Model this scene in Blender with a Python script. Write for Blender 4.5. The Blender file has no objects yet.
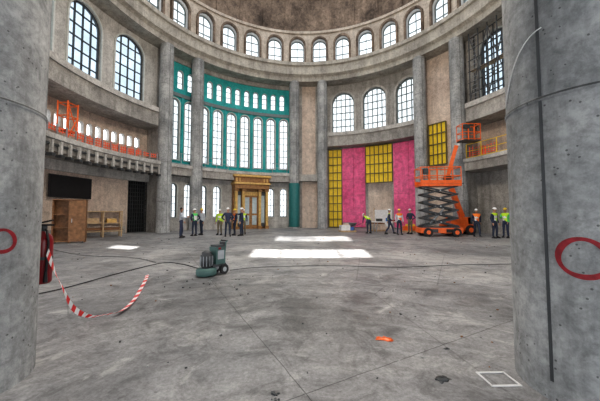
import bpy, math, random
from math import sin, cos, pi, radians, sqrt, atan2
from mathutils import Vector, Matrix
random.seed(7)
CX, CY = 0.5, 14.0

# ------------------------------------------------------------------ materials
def newmat(name):
    m = bpy.data.materials.new(name); m.use_nodes = True
    nt = m.node_tree; b = nt.nodes['Principled BSDF']
    return m, nt, b
def rgba(c): return (c[0], c[1], c[2], 1)
def plain(name, c, rough=.6, metal=0, var=.12, scale=6):
    m, nt, b = newmat(name)
    tc = nt.nodes.new('ShaderNodeTexCoord')
    n = nt.nodes.new('ShaderNodeTexNoise'); n.inputs['Scale'].default_value = scale; n.inputs['Detail'].default_value = 5
    nt.links.new(tc.outputs['Object'], n.inputs['Vector'])
    r = nt.nodes.new('ShaderNodeValToRGB')
    r.color_ramp.elements[0].position = .3; r.color_ramp.elements[1].position = .7
    r.color_ramp.elements[0].color = rgba([x*(1-var) for x in c]); r.color_ramp.elements[1].color = rgba([min(1, x*(1+var)) for x in c])
    nt.links.new(n.outputs['Fac'], r.inputs['Fac']); nt.links.new(r.outputs['Color'], b.inputs['Base Color'])
    b.inputs['Roughness'].default_value = rough; b.inputs['Metallic'].default_value = metal
    return m
def mathn(nt, op, a, b_=None, c=None):
    n = nt.nodes.new('ShaderNodeMath'); n.operation = op
    for i, v in enumerate((a, b_, c)):
        if v is None: continue
        if isinstance(v, (int, float)): n.inputs[i].default_value = v
        else: nt.links.new(v, n.inputs[i])
    return n.outputs[0]
def mixmul(nt, a, b_, fac=1.0, mode='MULTIPLY'):
    n = nt.nodes.new('ShaderNodeMix'); n.data_type = 'RGBA'; n.blend_type = mode
    if isinstance(fac, float): n.inputs[0].default_value = fac
    else: nt.links.new(fac, n.inputs[0])
    for s, v in ((6, a), (7, b_)):
        if isinstance(v, tuple): n.inputs[s].default_value = v
        else: nt.links.new(v, n.inputs[s])
    return n.outputs[2]
def noise(nt, vec, scale, detail=6, rough=.6, dist=0):
    n = nt.nodes.new('ShaderNodeTexNoise'); n.inputs['Scale'].default_value = scale
    n.inputs['Detail'].default_value = detail; n.inputs['Roughness'].default_value = rough
    n.inputs['Distortion'].default_value = dist
    nt.links.new(vec, n.inputs['Vector']); return n.outputs['Fac']
def ramp(nt, fac, stops):
    r = nt.nodes.new('ShaderNodeValToRGB')
    while len(r.color_ramp.elements) < len(stops): r.color_ramp.elements.new(.5)
    for e, (p, c) in zip(r.color_ramp.elements, stops):
        e.position = p; e.color = rgba(c) if not isinstance(c, (int, float)) else (c, c, c, 1)
    nt.links.new(fac, r.inputs['Fac']); return r.outputs['Color']
def concrete(name, c1, c2, scale=.5, rough=.85, streak=.5, seam=0, bump=.25, fine=14, blotch=.5):
    m, nt, b = newmat(name)
    tc = nt.nodes.new('ShaderNodeTexCoord').outputs['Object']
    col = ramp(nt, noise(nt, tc, scale, 9, .68), [(.34, c1), (.66, c2)])
    mp = nt.nodes.new('ShaderNodeMapping'); mp.inputs['Scale'].default_value = (1, 1, .12); nt.links.new(tc, mp.inputs['Vector'])
    st = ramp(nt, noise(nt, mp.outputs[0], scale*5, 6, .7), [(.38, .45), (.56, 1.0)])
    col = mixmul(nt, col, st, float(streak))
    bl = ramp(nt, noise(nt, tc, scale*4+1, 7, .75, .8), [(.40, .6), (.50, 1.0), (.66, 1.25)])
    col = mixmul(nt, col, bl, float(blotch))
    fn = noise(nt, tc, fine, 8, .75)
    col = mixmul(nt, col, ramp(nt, fn, [(.38, .62), (.6, 1.12)]), .7)
    if seam:
        sep = nt.nodes.new('ShaderNodeSeparateXYZ'); nt.links.new(tc, sep.inputs[0])
        f = mathn(nt, 'FRACT', mathn(nt, 'DIVIDE', mathn(nt, 'ADD', sep.outputs['Z'], .65), seam))
        l = mathn(nt, 'LESS_THAN', f, .014/seam)
        col = mixmul(nt, col, (.35, .35, .35, 1), l)
        vo = nt.nodes.new('ShaderNodeTexVoronoi'); vo.inputs['Scale'].default_value = 16; nt.links.new(tc, vo.inputs['Vector'])
        pk = mathn(nt, 'MULTIPLY', mathn(nt, 'LESS_THAN', vo.outputs['Distance'], .13), mathn(nt, 'GREATER_THAN', noise(nt, tc, 3, 3), .5))
        col = mixmul(nt, col, (.4, .4, .4, 1), pk)
    nt.links.new(col, b.inputs['Base Color']); b.inputs['Roughness'].default_value = rough
    bp = nt.nodes.new('ShaderNodeBump'); bp.inputs['Strength'].default_value = bump; bp.inputs['Distance'].default_value = .03
    nt.links.new(fn, bp.inputs['Height']); nt.links.new(bp.outputs[0], b.inputs['Normal'])
    return m
def floor_mat():
    m, nt, b = newmat('dusty_concrete_floor')
    tc = nt.nodes.new('ShaderNodeTexCoord').outputs['Object']
    col = ramp(nt, noise(nt, tc, .35, 10, .65, .6), [(.34, (.17, .172, .18)), (.5, (.29, .29, .295)), (.66, (.42, .415, .41))])
    col = mixmul(nt, col, ramp(nt, noise(nt, tc, 1.6, 9, .78, 1.4), [(.38, .48), (.5, .95), (.64, 1.25)]), .8)
    col = mixmul(nt, col, ramp(nt, noise(nt, tc, 26, 8, .82), [(.38, .6), (.6, 1.18)]), .8)
    col = mixmul(nt, col, ramp(nt, noise(nt, tc, 9, 4, .65), [(.65, 1.0), (.70, .5)]), .8)
    # pale dust drifts
    dust = ramp(nt, noise(nt, tc, .8, 8, .75, 2.0), [(.56, 0.0), (.66, .5)])
    col = mixmul(nt, col, (.56, .555, .54, 1), dust, 'MIX')
    # slurry stains: around the grinder and further forward
    for (cx, cy, R) in ((-1.3, 5.0, 2.4), (0.2, 3.9, 1.5), (-3.4, 9.5, 2.0)):
        vm = nt.nodes.new('ShaderNodeVectorMath'); vm.operation = 'DISTANCE'; nt.links.new(tc, vm.inputs[0]); vm.inputs[1].default_value = (cx, cy, 0)
        d = mathn(nt, 'ADD', mathn(nt, 'DIVIDE', vm.outputs['Value'], R), mathn(nt, 'MULTIPLY', mathn(nt, 'SUBTRACT', noise(nt, tc, 1.3, 8, .7, 1.0), .5), 2.6))
        col = mixmul(nt, col, ramp(nt, d, [(.25, .58), (.85, 1.0)]), .9)
    w = nt.nodes.new('ShaderNodeTexWave'); w.wave_type = 'RINGS'; w.rings_direction = 'Z'
    w.inputs['Scale'].default_value = .45; w.inputs['Distortion'].default_value = 9; w.inputs['Detail'].default_value = 3; w.inputs['Detail Scale'].default_value = .6
    nt.links.new(tc, w.inputs['Vector'])
    col = mixmul(nt, col, ramp(nt, w.outputs['Fac'], [(.0, .65), (.06, 1.0), (.95, 1.0), (1.0, 1.25)]), .5)
    # cast joints, turned against the room axis
    mr = nt.nodes.new('ShaderNodeMapping'); mr.inputs['Rotation'].default_value = (0, 0, radians(-28)); nt.links.new(tc, mr.inputs['Vector'])
    sep = nt.nodes.new('ShaderNodeSeparateXYZ'); nt.links.new(mr.outputs[0], sep.inputs[0])
    wob = mathn(nt, 'MULTIPLY', noise(nt, tc, 3, 3), .03)
    lines = None
    for ax, per, off in (('X', 4.2, .9), ('Y', 4.6, 4.04)):
        f = mathn(nt, 'FRACT', mathn(nt, 'DIVIDE', mathn(nt, 'ADD', mathn(nt, 'ADD', sep.outputs[ax], 40+off), wob), per))
        l = mathn(nt, 'LESS_THAN', f, .010/per)
        lines = l if lines is None else mathn(nt, 'MAXIMUM', lines, l)
    col = mixmul(nt, col, (.4, .4, .4, 1), lines)
    v = nt.nodes.new('ShaderNodeTexVoronoi'); v.feature = 'DISTANCE_TO_EDGE'; v.inputs['Scale'].default_value = .28
    mp = nt.nodes.new('ShaderNodeMapping'); mp.inputs['Rotation'].default_value = (0, 0, .5); nt.links.new(tc, mp.inputs['Vector'])
    nt.links.new(mp.outputs[0], v.inputs['Vector'])
    col = mixmul(nt, col, (.55, .55, .55, 1), mathn(nt, 'MULTIPLY', mathn(nt, 'LESS_THAN', v.outputs['Distance'], .0028), .6))
    nt.links.new(col, b.inputs['Base Color'])
    rr = ramp(nt, noise(nt, tc, .8, 6), [(.3, .38), (.7, .72)]); nt.links.new(rr, b.inputs['Roughness'])
    bp = nt.nodes.new('ShaderNodeBump'); bp.inputs['Strength'].default_value = .3; bp.inputs['Distance'].default_value = .02
    nt.links.new(noise(nt, tc, 12, 8, .7), bp.inputs['Height']); nt.links.new(bp.outputs[0], b.inputs['Normal'])
    return m
def net_mat(name, c, cell=.09, hole=.5):
    m, nt, b = newmat(name)
    tc = nt.nodes.new('ShaderNodeTexCoord').outputs['Object']
    sep = nt.nodes.new('ShaderNodeSeparateXYZ'); nt.links.new(tc, sep.inputs[0])
    u = mathn(nt, 'ADD', sep.outputs['Y'], mathn(nt, 'MULTIPLY', sep.outputs['X'], .6))
    a = mathn(nt, 'LESS_THAN', mathn(nt, 'FRACT', mathn(nt, 'DIVIDE', mathn(nt, 'ADD', u, 50), cell)), hole)
    c2 = mathn(nt, 'LESS_THAN', mathn(nt, 'FRACT', mathn(nt, 'DIVIDE', sep.outputs['Z'], cell)), hole)
    al = mathn(nt, 'MAXIMUM', a, c2)
    b.inputs['Base Color'].default_value = rgba(c); b.inputs['Roughness'].default_value = .6
    nt.links.new(al, b.inputs['Alpha']); return m
def pane_mat(name, c):
    m = bpy.data.materials.new(name); m.use_nodes = True; nt = m.node_tree
    nt.nodes.remove(nt.nodes['Principled BSDF']); out = nt.nodes['Material Output']
    tc = nt.nodes.new('ShaderNodeTexCoord').outputs['Object']
    t = nt.nodes.new('ShaderNodeBsdfTransparent'); nt.links.new(ramp(nt, noise(nt, tc, .7, 4), [(.35, tuple(x*.85 for x in c)), (.65, tuple(min(1, x*1.12) for x in c))]), t.inputs['Color'])
    g = nt.nodes.new('ShaderNodeBsdfGlossy'); g.inputs['Roughness'].default_value = .15; g.inputs['Color'].default_value = (.5, .55, .6, 1)
    mx = nt.nodes.new('ShaderNodeMixShader'); mx.inputs[0].default_value = .06
    nt.links.new(t.outputs[0], mx.inputs[1]); nt.links.new(g.outputs[0], mx.inputs[2]); nt.links.new(mx.outputs[0], out.inputs['Surface'])
    return m

M = {}
M['floor'] = floor_mat()
M['conc'] = concrete('cast_concrete', (.27, .26, .245), (.52, .50, .47), .5, seam=0)
M['col'] = concrete('column_concrete', (.25, .26, .265), (.50, .505, .50), .7, seam=3.0, streak=.55, blotch=.5)
M['ring'] = concrete('ring_beam_concrete', (.33, .31, .28), (.56, .53, .47), .35)
M['beige'] = concrete('beige_plaster', (.54, .43, .36), (.78, .66, .56), .4, streak=.35)
M['lightwall'] = concrete('light_rendered_wall', (.44, .43, .41), (.66, .64, .61), .35, streak=.45)
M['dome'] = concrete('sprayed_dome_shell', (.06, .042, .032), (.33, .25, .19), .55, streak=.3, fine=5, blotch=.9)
M['drum'] = concrete('drum_plaster', (.42, .36, .30), (.68, .61, .53), .6, streak=.4)
M['teal'] = concrete('teal_membrane', (.02, .33, .34), (.06, .50, .50), .6, streak=.25)
M['tealcol'] = plain('teal_wrap', (.03, .18, .18), .5)
M['pale'] = plain('pale_window_frame', (.55, .57, .55), .5)
M['darkframe'] = plain('dark_window_frame', (.05, .06, .07), .5)
M['greyframe'] = plain('grey_mullion', (.16, .20, .21), .5)
M['panewhite'] = pane_mat('clear_dusty_pane', (.46, .48, .48))
M['paneblue'] = pane_mat('blue_tinted_pane', (.31, .37, .41))
M['pink'] = concrete('pink_insulation_board', (.78, .12, .28), (.90, .19, .38), .5, streak=.15, fine=3, blotch=.25)
M['yellow'] = plain('yellow_board', (.82, .58, .03), .6)
M['olive'] = plain('olive_batten', (.16, .13, .05), .7)
M['gold'] = plain('gilded_wood', (.33, .17, .06), .5, 0, .3)
M['goldlight'] = plain('bright_gilding', (.62, .40, .13), .45, 0, .25)
M['wood'] = plain('brown_plywood', (.24, .12, .055), .6, 0, .3, 8)
M['woodlight'] = plain('raw_timber', (.48, .34, .20), .65, 0, .25, 8)
M['dark'] = plain('void_shade_and_screen_black', (.012, .012, .014), .8)
M['darkgrey'] = plain('dark_steel', (.07, .075, .08), .5, .4)
M['steel'] = plain('galvanised_steel', (.38, .40, .42), .45, .6)
M['orange'] = plain('lift_orange_paint', (.80, .14, .02), .4)
M['red'] = plain('extinguisher_red', (.22, .008, .014), .3)
M['ringred'] = plain('red_spray_paint', (.24, .012, .02), .7, 0, .35, 20)
M['tapered'] = plain('tape_red', (.70, .03, .03), .4)
M['tapewhite'] = plain('tape_white', (.80, .80, .80), .4)
M['black'] = plain('black_rubber', (.015, .015, .017), .6)
M['machine'] = plain('machine_green', (.07, .14, .13), .6)
M['white'] = plain('white_paint', (.7, .7, .7), .5)
M['chalk'] = plain('chalk_mark', (.62, .63, .63), .9)
M['chip'] = plain('concrete_chip', (.34, .34, .33), .9)
M['skin'] = plain('skin', (.45, .25, .17), .6)
M['hair'] = plain('dark_hair', (.02, .015, .01), .7)
M['vest_y'] = plain('hi_vis_yellow', (.50, .75, .03), .6)
M['vest_o'] = plain('hi_vis_orange', (.85, .20, .02), .6)
M['green'] = plain('hi_vis_green', (.10, .60, .15), .6)
M['navy'] = plain('navy_cloth', (.03, .04, .08), .8)
M['shirtw'] = plain('pale_shirt', (.50, .53, .58), .8)
M['jean'] = plain('dark_trousers', (.03, .04, .07), .85)
M['khaki'] = plain('khaki_trousers', (.18, .155, .11), .85)
M['refl'] = plain('reflective_strip', (.75, .76, .76), .3)
M['hatw'] = plain('white_helmet', (.8, .8, .8), .35)
M['haty'] = plain('yellow_helmet', (.8, .6, .05), .35)
M['netorange'] = net_mat('orange_safety_net', (.85, .12, .05), .16, .28)
M['blue'] = plain('blue_plastic', (.05, .15, .45), .4)
M['glass'] = plain('dusty_glass', (.40, .48, .50), .15)

# ------------------------------------------------------------------ mesh builder
class MB:
    def __init__(s): s.v = []; s.f = []; s.mi = []; s.mats = []; s.sm = []
    def mid(s, m):
        if m not in s.mats: s.mats.append(m)
        return s.mats.index(m)
    def add(s, vs, fs, m, smooth=False):
        o = len(s.v); s.v += [tuple(p) for p in vs]; k = s.mid(m)
        for f in fs: s.f.append(tuple(i+o for i in f)); s.mi.append(k); s.sm.append(smooth)
    def hexa(s, p, m):
        s.add(p, [(0, 3, 2, 1), (4, 5, 6, 7), (0, 1, 5, 4), (1, 2, 6, 5), (2, 3, 7, 6), (3, 0, 4, 7)], m)
    def box(s, c, d, m, rz=0, rx=0, ry=0):
        R = Matrix.Rotation(rz, 3, 'Z') @ Matrix.Rotation(ry, 3, 'Y') @ Matrix.Rotation(rx, 3, 'X')
        h = [x/2 for x in d]
        pts = [(-1, -1, -1), (1, -1, -1), (1, 1, -1), (-1, 1, -1), (-1, -1, 1), (1, -1, 1), (1, 1, 1), (-1, 1, 1)]
        s.hexa([Vector(c)+R @ Vector((a*h[0], b*h[1], e*h[2])) for a, b, e in pts], m)
    def beam(s, p0, p1, w, h, m):
        p0 = Vector(p0); p1 = Vector(p1); d = (p1-p0).normalized()
        a = d.cross(Vector((0, 0, 1)))
        a = a.normalized() if a.length > 1e-4 else Vector((1, 0, 0))
        b = a.cross(d); P = []
        for p in (p0, p1):
            for x, y in ((-1, -1), (1, -1), (1, 1), (-1, 1)): P.append(p+a*x*w/2+b*y*h/2)
        s.hexa(P, m)
    def arc(s, t0, t1, r0, r1, z0, z1, m, step=3):
        n = max(1, int(round(abs(t1-t0)/step)))
        vs = []; fs = []
        for i in range(n+1):
            t = t0+(t1-t0)*i/n
            for r, z in ((r0, z0), (r1, z0), (r1, z1), (r0, z1)): vs.append(pol(t, r, z))
        for i in range(n):
            a = i*4; b = a+4
            for k in range(4):
                j = (k+1) % 4; fs.append((a+k, a+j, b+j, b+k))
        fs += [(0, 1, 2, 3), (n*4+3, n*4+2, n*4+1, n*4)]
        s.add(vs, fs, m)
    def ub(s, th, r0ref, u0, u1, z0, z1, ra, rb, m):
        g = lambda u, r, z: pol(th+math.degrees(u/r0ref), r, z)
        s.hexa([g(u0, ra, z0), g(u1, ra, z0), g(u1, rb, z0), g(u0, rb, z0), g(u0, ra, z1), g(u1, ra, z1), g(u1, rb, z1), g(u0, rb, z1)], m)
    def cyl(s, p0, p1, r0, r1, m, n=12, cap=True, smooth=True):
        p0 = Vector(p0); p1 = Vector(p1); d = (p1-p0)
        if d.length < 1e-6: return
        d.normalize(); a = d.orthogonal().normalized(); b = d.cross(a)
        vs = []
        for p, r in ((p0, r0), (p1, r1)):
            for i in range(n):
                t = 2*pi*i/n; vs.append(p+(a*cos(t)+b*sin(t))*r)
        s.add(vs, [(i, (i+1) % n, n+(i+1) % n, n+i) for i in range(n)], m, smooth)
        if cap: s.add(vs, [tuple(range(n-1, -1, -1)), tuple(range(n, 2*n))], m)
    def tube(s, pts, r, m, n=6):
        pts = [Vector(p) for p in pts]; vs = []; N = len(pts)
        rr = r if isinstance(r, (list, tuple)) else [r]*N
        prev = None
        for i, p in enumerate(pts):
            d = (pts[min(i+1, N-1)]-pts[max(i-1, 0)]).normalized()
            a = d.orthogonal().normalized() if prev is None else (prev-d*prev.dot(d)).normalized()
            prev = a; b = d.cross(a)
            for k in range(n):
                t = 2*pi*k/n; vs.append(p+(a*cos(t)+b*sin(t))*rr[i])
        fs = [(i*n+k, i*n+(k+1) % n, (i+1)*n+(k+1) % n, (i+1)*n+k) for i in range(N-1) for k in range(n)]
        fs += [tuple(range(n-1, -1, -1)), tuple(range((N-1)*n, N*n))]
        s.add(vs, fs, m, True)
    def ell(s, c, d, m, nu=12, nv=8, R=None, z0=-1.0):
        vs = []; fs = []; c = Vector(c)
        for j in range(nv+1):
            ph = math.asin(z0)+(pi/2-math.asin(z0))*j/nv
            for i in range(nu):
                t = 2*pi*i/nu
                p = Vector((cos(ph)*cos(t)*d[0], cos(ph)*sin(t)*d[1], sin(ph)*d[2]))
                if R is not None: p = R @ p
                vs.append(c+p)
        for j in range(nv):
            for i in range(nu): fs.append((j*nu+i, j*nu+(i+1) % nu, (j+1)*nu+(i+1) % nu, (j+1)*nu+i))
        s.add(vs, fs, m, True)
    def lathe(s, c, prof, m, n=24, smooth=True):
        vs = []; fs = []; N = len(prof)
        for r, z in prof:
            for i in range(n):
                t = 2*pi*i/n; vs.append((c[0]+r*cos(t), c[1]+r*sin(t), c[2]+z))
        for j in range(N-1):
            for i in range(n): fs.append((j*n+i, j*n+(i+1) % n, (j+1)*n+(i+1) % n, (j+1)*n+i))
        s.add(vs, fs, m, smooth)
    def obj(s, name, parent=None, loc=None, rz=0):
        me = bpy.data.meshes.new(name); me.from_pydata(s.v, [], s.f)
        for m in s.mats: me.materials.append(M[m])
        me.polygons.foreach_set('material_index', s.mi); me.polygons.foreach_set('use_smooth', s.sm); me.update()
        o = bpy.data.objects.new(name, me); bpy.context.collection.objects.link(o)
        if loc: o.location = loc
        o.rotation_euler = (0, 0, rz)
        if parent: o.parent = parent
        return o
def pol(t, r, z):
    a = radians(t); return (CX+r*sin(a), CY+r*cos(a), z)

def wall(mb, t0, t1, r, th, z0, z1, ops, m, m_rev=None):
    """curved wall with a row of openings (theta, width, sill, spring, arch)"""
    V = []; idx = {}; F = []
    def vid(u, z):
        k = (round(u, 4), round(z, 4))
        if k not in idx: idx[k] = len(V); V.append(k)
        return idx[k]
    def strip(ua, ub, lo, hi, n=None):
        n = n or max(1, int(math.ceil(abs(ub-ua)/(r*radians(3)))))
        us = [ua+(ub-ua)*i/n for i in range(n+1)]
        for i in range(n): F.append((vid(us[i], lo(us[i])), vid(us[i+1], lo(us[i+1])), vid(us[i+1], hi(us[i+1])), vid(us[i], hi(us[i]))))
    cur = r*radians(t0)
    for (tc, w, sill, spring, arch) in sorted(ops):
        uc = r*radians(tc); a = uc-w/2; b = uc+w/2
        if a > cur: strip(cur, a, lambda u: z0, lambda u: z1)
        if sill > z0: strip(a, b, lambda u: z0, lambda u: sill, 2)
        if arch:
            K = 12; us = [uc-w/2*cos(pi*i/K) for i in range(K+1)]; zs = [spring+w/2*sin(pi*i/K) for i in range(K+1)]
            for i in range(K): F.append((vid(us[i], zs[i]), vid(us[i+1], zs[i+1]), vid(us[i+1], z1), vid(us[i], z1)))
        elif spring < z1: strip(a, b, lambda u: spring, lambda u: z1, 2)
        cur = b
    e = r*radians(t1)
    if e > cur: strip(cur, e, lambda u: z0, lambda u: z1)
    n = len(V)
    vs = [pol(math.degrees(u/r), r, z) for u, z in V]+[pol(math.degrees(u/r), r+th, z) for u, z in V]
    mb.add(vs, F+[tuple(i+n for i in reversed(f)) for f in F], m)
    cnt = {}
    for f in F:
        for i in range(4):
            a, b = f[i], f[(i+1) % 4]; cnt.setdefault((min(a, b), max(a, b)), []).append((a, b))
    side = [(l[0][1], l[0][0], l[0][0]+n, l[0][1]+n) for l in cnt.values() if len(l) == 1]
    mb.add(vs, side, m_rev or m)

WN = [0]
def window(th, r, w, z0, zs, arch, nv, nh, m, bar=.06, depth=.10, sur=None, sw=.12, sd=.10, rw=None, pane=None):
    WN[0] += 1; mb = MB(); rb = r+depth; h = w/2
    def U(u0, u1, za, zb, ra=r, r2=rb, mm=m): mb.ub(th, r, u0, u1, za, zb, ra, r2, mm)
    U(-h, -h+bar, z0, zs); U(h-bar, h, z0, zs); U(-h, h, z0, z0+bar)
    zt = lambda u: zs+(sqrt(max(0, (h-bar*.5)**2-u*u)) if arch else 0)
    for i in range(1, nv):
        u = -h+w*i/nv; U(u-bar*.35, u+bar*.35, z0, zt(u))
    tot = (zs+h if arch else zs)
    for i in range(1, nh+1):
        z = z0+(tot-z0)*i/(nh+1)
        hw = h if z <= zs else sqrt(max(0, h*h-(z-zs)**2))
        U(-hw+.01, hw-.01, z-bar*.3, z+bar*.3)
    def archring(ri, ro, ra, r2, mm):
        K = 14
        for i in range(K):
            a0 = pi*i/K; a1 = pi*(i+1)/K
            g = lambda R, a, rr: pol(th+math.degrees(-R*cos(a)/r), rr, zs+R*sin(a))
            mb.hexa([g(ri, a0, ra), g(ro, a0, ra), g(ro, a0, r2), g(ri, a0, r2), g(ri, a1, ra), g(ro, a1, ra), g(ro, a1, r2), g(ri, a1, r2)], mm)
    if arch: archring(h-bar, h, r, rb, m)
    else: U(-h, h, zs-bar, zs)
    if pane:
        P = [(-h, z0), (h, z0)]+[(h*cos(pi*i/16), zs+h*sin(pi*i/16)) for i in range(17)]
        mb.add([pol(th+math.degrees(u/r), rb-.01, z) for u, z in P], [tuple(range(len(P)))], pane)
    if sur:
        R = rw
        if arch: archring(h, h+sw, R-sd, R+.02, sur)
        else: mb.ub(th, r, -h-sw, h+sw, zs, zs+sw, R-sd, R+.02, sur)
        for sg in (-1, 1):
            a, b = sorted((sg*h, sg*(h+sw))); mb.ub(th, r, a, b, z0, zs, R-sd, R+.02, sur)
        mb.ub(th, r, -h-sw, h+sw, z0-sw*.8, z0, R-sd*1.2, R+.02, sur)
    return mb.obj('window_%d' % WN[0])

# ------------------------------------------------------------------ room shell
mb = MB(); n = 72
mb.add([(CX+24*cos(2*pi*i/n), CY-2+24*sin(2*pi*i/n), 0) for i in range(n)]+[(CX+24*cos(2*pi*i/n), CY-2+24*sin(2*pi*i/n), -.3) for i in range(n)],
       [tuple(range(n)), tuple(range(2*n-1, n-1, -1))]+[(i, i+n, (i+1) % n+n, (i+1) % n) for i in range(n)], 'floor'); mb.obj('floor')

RW = 13.6
mb = MB()
A = [(-55+3.75*i, .52, 11.95, 13.3, True) for i in range(13)]
B = [(-53.2+5.5*i, .86, 5.9, 10.6, True) for i in range(9)]
Cc = [(-53.2+5.5*i, .70, 1.1, 3.6, True) for i in range(9) if i not in (5, 6, 4)]
wall(mb, -57.5, -5, RW, .3, 11.4, 14.5, A, 'teal', 'pale')
wall(mb, -57.5, -5, RW, .3, 5.3, 11.4, B, 'teal', 'pale')
wall(mb, -57.5, -5, RW, .3, 0, 5.3, Cc, 'lightwall', 'pale')
mb.arc(-57, -5, RW-.12, RW, 11.2, 11.5, 'greyframe')
mb.arc(-57, -5, RW-.10, RW, 14.1, 14.5, 'conc')
mb.arc(-57, -5, RW-.16, RW, 5.3, 5.65, 'teal')
for i in range(10):
    t = -55.95+5.5*i
    if t > -6: continue
    mb.ub(t, RW, -.08, .08, 5.65, 11.2, RW-.10, RW, 'teal')
mb.obj('wall_back_left')
for t, w, a, b, _ in A: window(t, RW+.15, w, a, b, True, 1, 2, 'greyframe', .05, .08, pane='panewhite')
for t, w, a, b, _ in B: window(t, RW+.12, w, a, b, True, 2, 7, 'greyframe', .07, .08, 'pale', .07, .06, RW, pane='panewhite')
for t, w, a, b, _ in Cc: window(t, RW+.12, w, a, b, True, 2, 4, 'darkframe', .06, .08, 'pale', .06, .05, RW, pane='panewhite')
mb = MB(); wall(mb, -5, 8, 13.5, .4, 0, 14.5, [], 'beige'); mb.arc(-3.2, -1.2, 13.42, 13.5, 0, 14.5, 'conc'); mb.arc(4.6, 5.6, 13.44, 13.5, 5.3, 14.5, 'conc'); mb.obj('wall_back')
mb = MB()
L3 = [(16.5, 2.25, 9.55, 12.55, True), (29.5, 2.25, 9.55, 12.55, True), (42.8, 2.25, 9.55, 12.55, True)]
wall(mb, 8, 48, RW, .35, 9.4, 14.5, L3, 'conc', 'lightwall')
wall(mb, 8, 48, 13.95, .3, 0, 9.0, [(30.7, 2.3, 0, 4.4, False)], 'conc')
mb.arc(25, 36.5, 14.25, 15.6, 0, .02, 'conc')
mb.arc(24, 38, 15.6, 15.8, 0, 5, 'beige')
mb.arc(24, 38, 14.25, 15.6, 4.6, 4.8, 'lightwall')
mb.obj('wall_back_right')
for t, w, a, b, _ in L3: window(t, RW+.15, w, a, b, True, 5, 5, 'greyframe', .11, .1, 'lightwall', .18, .12, RW, pane='panewhite')
def boards(name, t0, t1, z0, z1, nt_, nz):
    mb = MB(); r = 13.80
    for i in range(nt_):
        for j in range(nz):
            a = t0+(t1-t0)*i/nt_; b = t0+(t1-t0)*(i+1)/nt_; c = z0+(z1-z0)*j/nz; d = z0+(z1-z0)*(j+1)/nz
            mb.arc(a+.04, b-.04, r+random.uniform(0, .02), 13.94, c+.008, d-.008, 'pink')
    return mb.obj(name)
boards('pink_insulation_board', 15.8, 25.2, .1, 8.0, 2, 5)
boards('pink_insulation_board', 36.3, 47.8, .1, 8.0, 2, 5)
def lattice(name, t0, t1, z0, z1, nu, nz, r=13.72):
    mb = MB(); mb.arc(t0, t1, r+.08, r+.2, z0, z1, 'yellow')
    for i in range(nu+1):
        t = t0+(t1-t0)*i/nu; mb.ub(t, r, -.035, .035, z0, z1, r, r+.1, 'olive')
    for j in range(nz+1):
        z = z0+(z1-z0)*j/nz; mb.arc(t0, t1, r-.03, r+.1, z-.035, z+.035, 'olive')
    return mb.obj(name)
lattice('yellow_formwork_panel', 10.2, 15.6, .1, 7.9, 3, 10)
lattice('yellow_formwork_panel', 25.5, 36.0, 4.4, 8.0, 6, 4)
lattice('yellow_formwork_panel', 50.5, 56.5, 5.4, 8.8, 4, 4, 13.27)
mb = MB(); wall(mb, 48, 62, 13.5, .4, 0, 14.5, [], 'beige'); mb.obj('wall_right_pier')
def side(sgn, name):
    mb = MB()
    a, b = sorted((sgn*58, sgn*116))
    th = (68.8, 82, 95, 108) if sgn < 0 else (72, 84, 96, 108)
    ops = [(sgn*x, 2.15, 9.6, 13.0, True) for x in th]
    wall(mb, a, b, RW, .35, 9.4, 14.5, ops, 'lightwall' if sgn < 0 else 'conc', 'lightwall')
    if sgn < 0:
        sm = [(-62.5-2.2*i-(1.2 if i > 7 else 0), .38, 6.55, 7.15, True) for i in range(18)]
        wall(mb, a, b, 14.8, .3, 5.2, 9.0, sm, 'beige', 'lightwall')
        wall(mb, a, b, 14.6, .3, 0, 5.0, [(-62.3, 1.5, 0, 4.3, False)], 'beige')
        mb.arc(-66, -59, 14.9, 15.6, 0, 4.5, 'dark')  # solid near-black block, painted as the shade behind the door opening
        mb.arc(-116, -66, 14.45, 14.62, 0, .5, 'conc')
        mb.arc(-116, -58, 14.40, 14.62, 3.9, 4.5, 'lightwall')
    else:
        wall(mb, a, b, 14.8, .3, 5.2, 9.0, [], 'beige')
        wall(mb, a, b, 14.6, .3, 0, 5.0, [], 'conc')
    e = sgn*58.2 if sgn < 0 else 61.8
    p, q = sorted((e, e+sgn*1.2)); mb.arc(p, q, 13.3, 15, 0, 9, 'conc')
    mb.obj(name)
    for t, w, z0, z1, _ in ops: window(t, RW+.12, w, z0, z1, True, 4 if sgn < 0 else 6, 5 if sgn < 0 else 8, 'darkframe', .09, .1, 'pale', .10, .08, RW, pane='paneblue')
side(-1, 'wall_left'); side(1, 'wall_right')
mb = MB()
mb.arc(-86.3, -76.0, 14.36, 14.42, 2.35, 3.65, 'black', 12); mb.arc(-86.0, -76.3, 14.33, 14.37, 2.42, 3.58, 'dark', 12); mb.arc(-82, -80, 14.42, 14.6, 2.8, 3.2, 'darkgrey')
mb.obj('wall_mounted_screen')
mb = MB()
o1 = [(180.7+k*2.95, .66, 6.95, 8.1, False) for k in (-1.5, -.5, .5, 1.5)]+[(203.0, 1.1, 7.3, 7.9, False)]  # unseen openings, cut to shape the sunbeam into floor patches
o2 = [(179.8+k*2.45, .55, 9.43, 10.57, False) for k in (-1.5, -.5, .5, 1.5)]
wall(mb, 116, 244, RW, .15, 5.3, 8.9, o1, 'conc'); wall(mb, 116, 244, RW, .15, 8.9, 14.5, o2, 'conc')
mb.obj('wall_front')
mb = MB(); mb.arc(62, 353, 12.6, 14.8, 4.5, 5.3, 'conc'); mb.arc(-7.5, 8.5, 12.75, 13.6, 4.65, 5.3, 'conc')
mb.arc(62, 353, 12.5, 12.62, 5.1, 5.36, 'lightwall'); mb.arc(130, 230, 14.8, 22, 4.6, 5.3, 'conc')  # outer roof arc is unseen, added to block sunbeam spill near the camera
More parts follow.
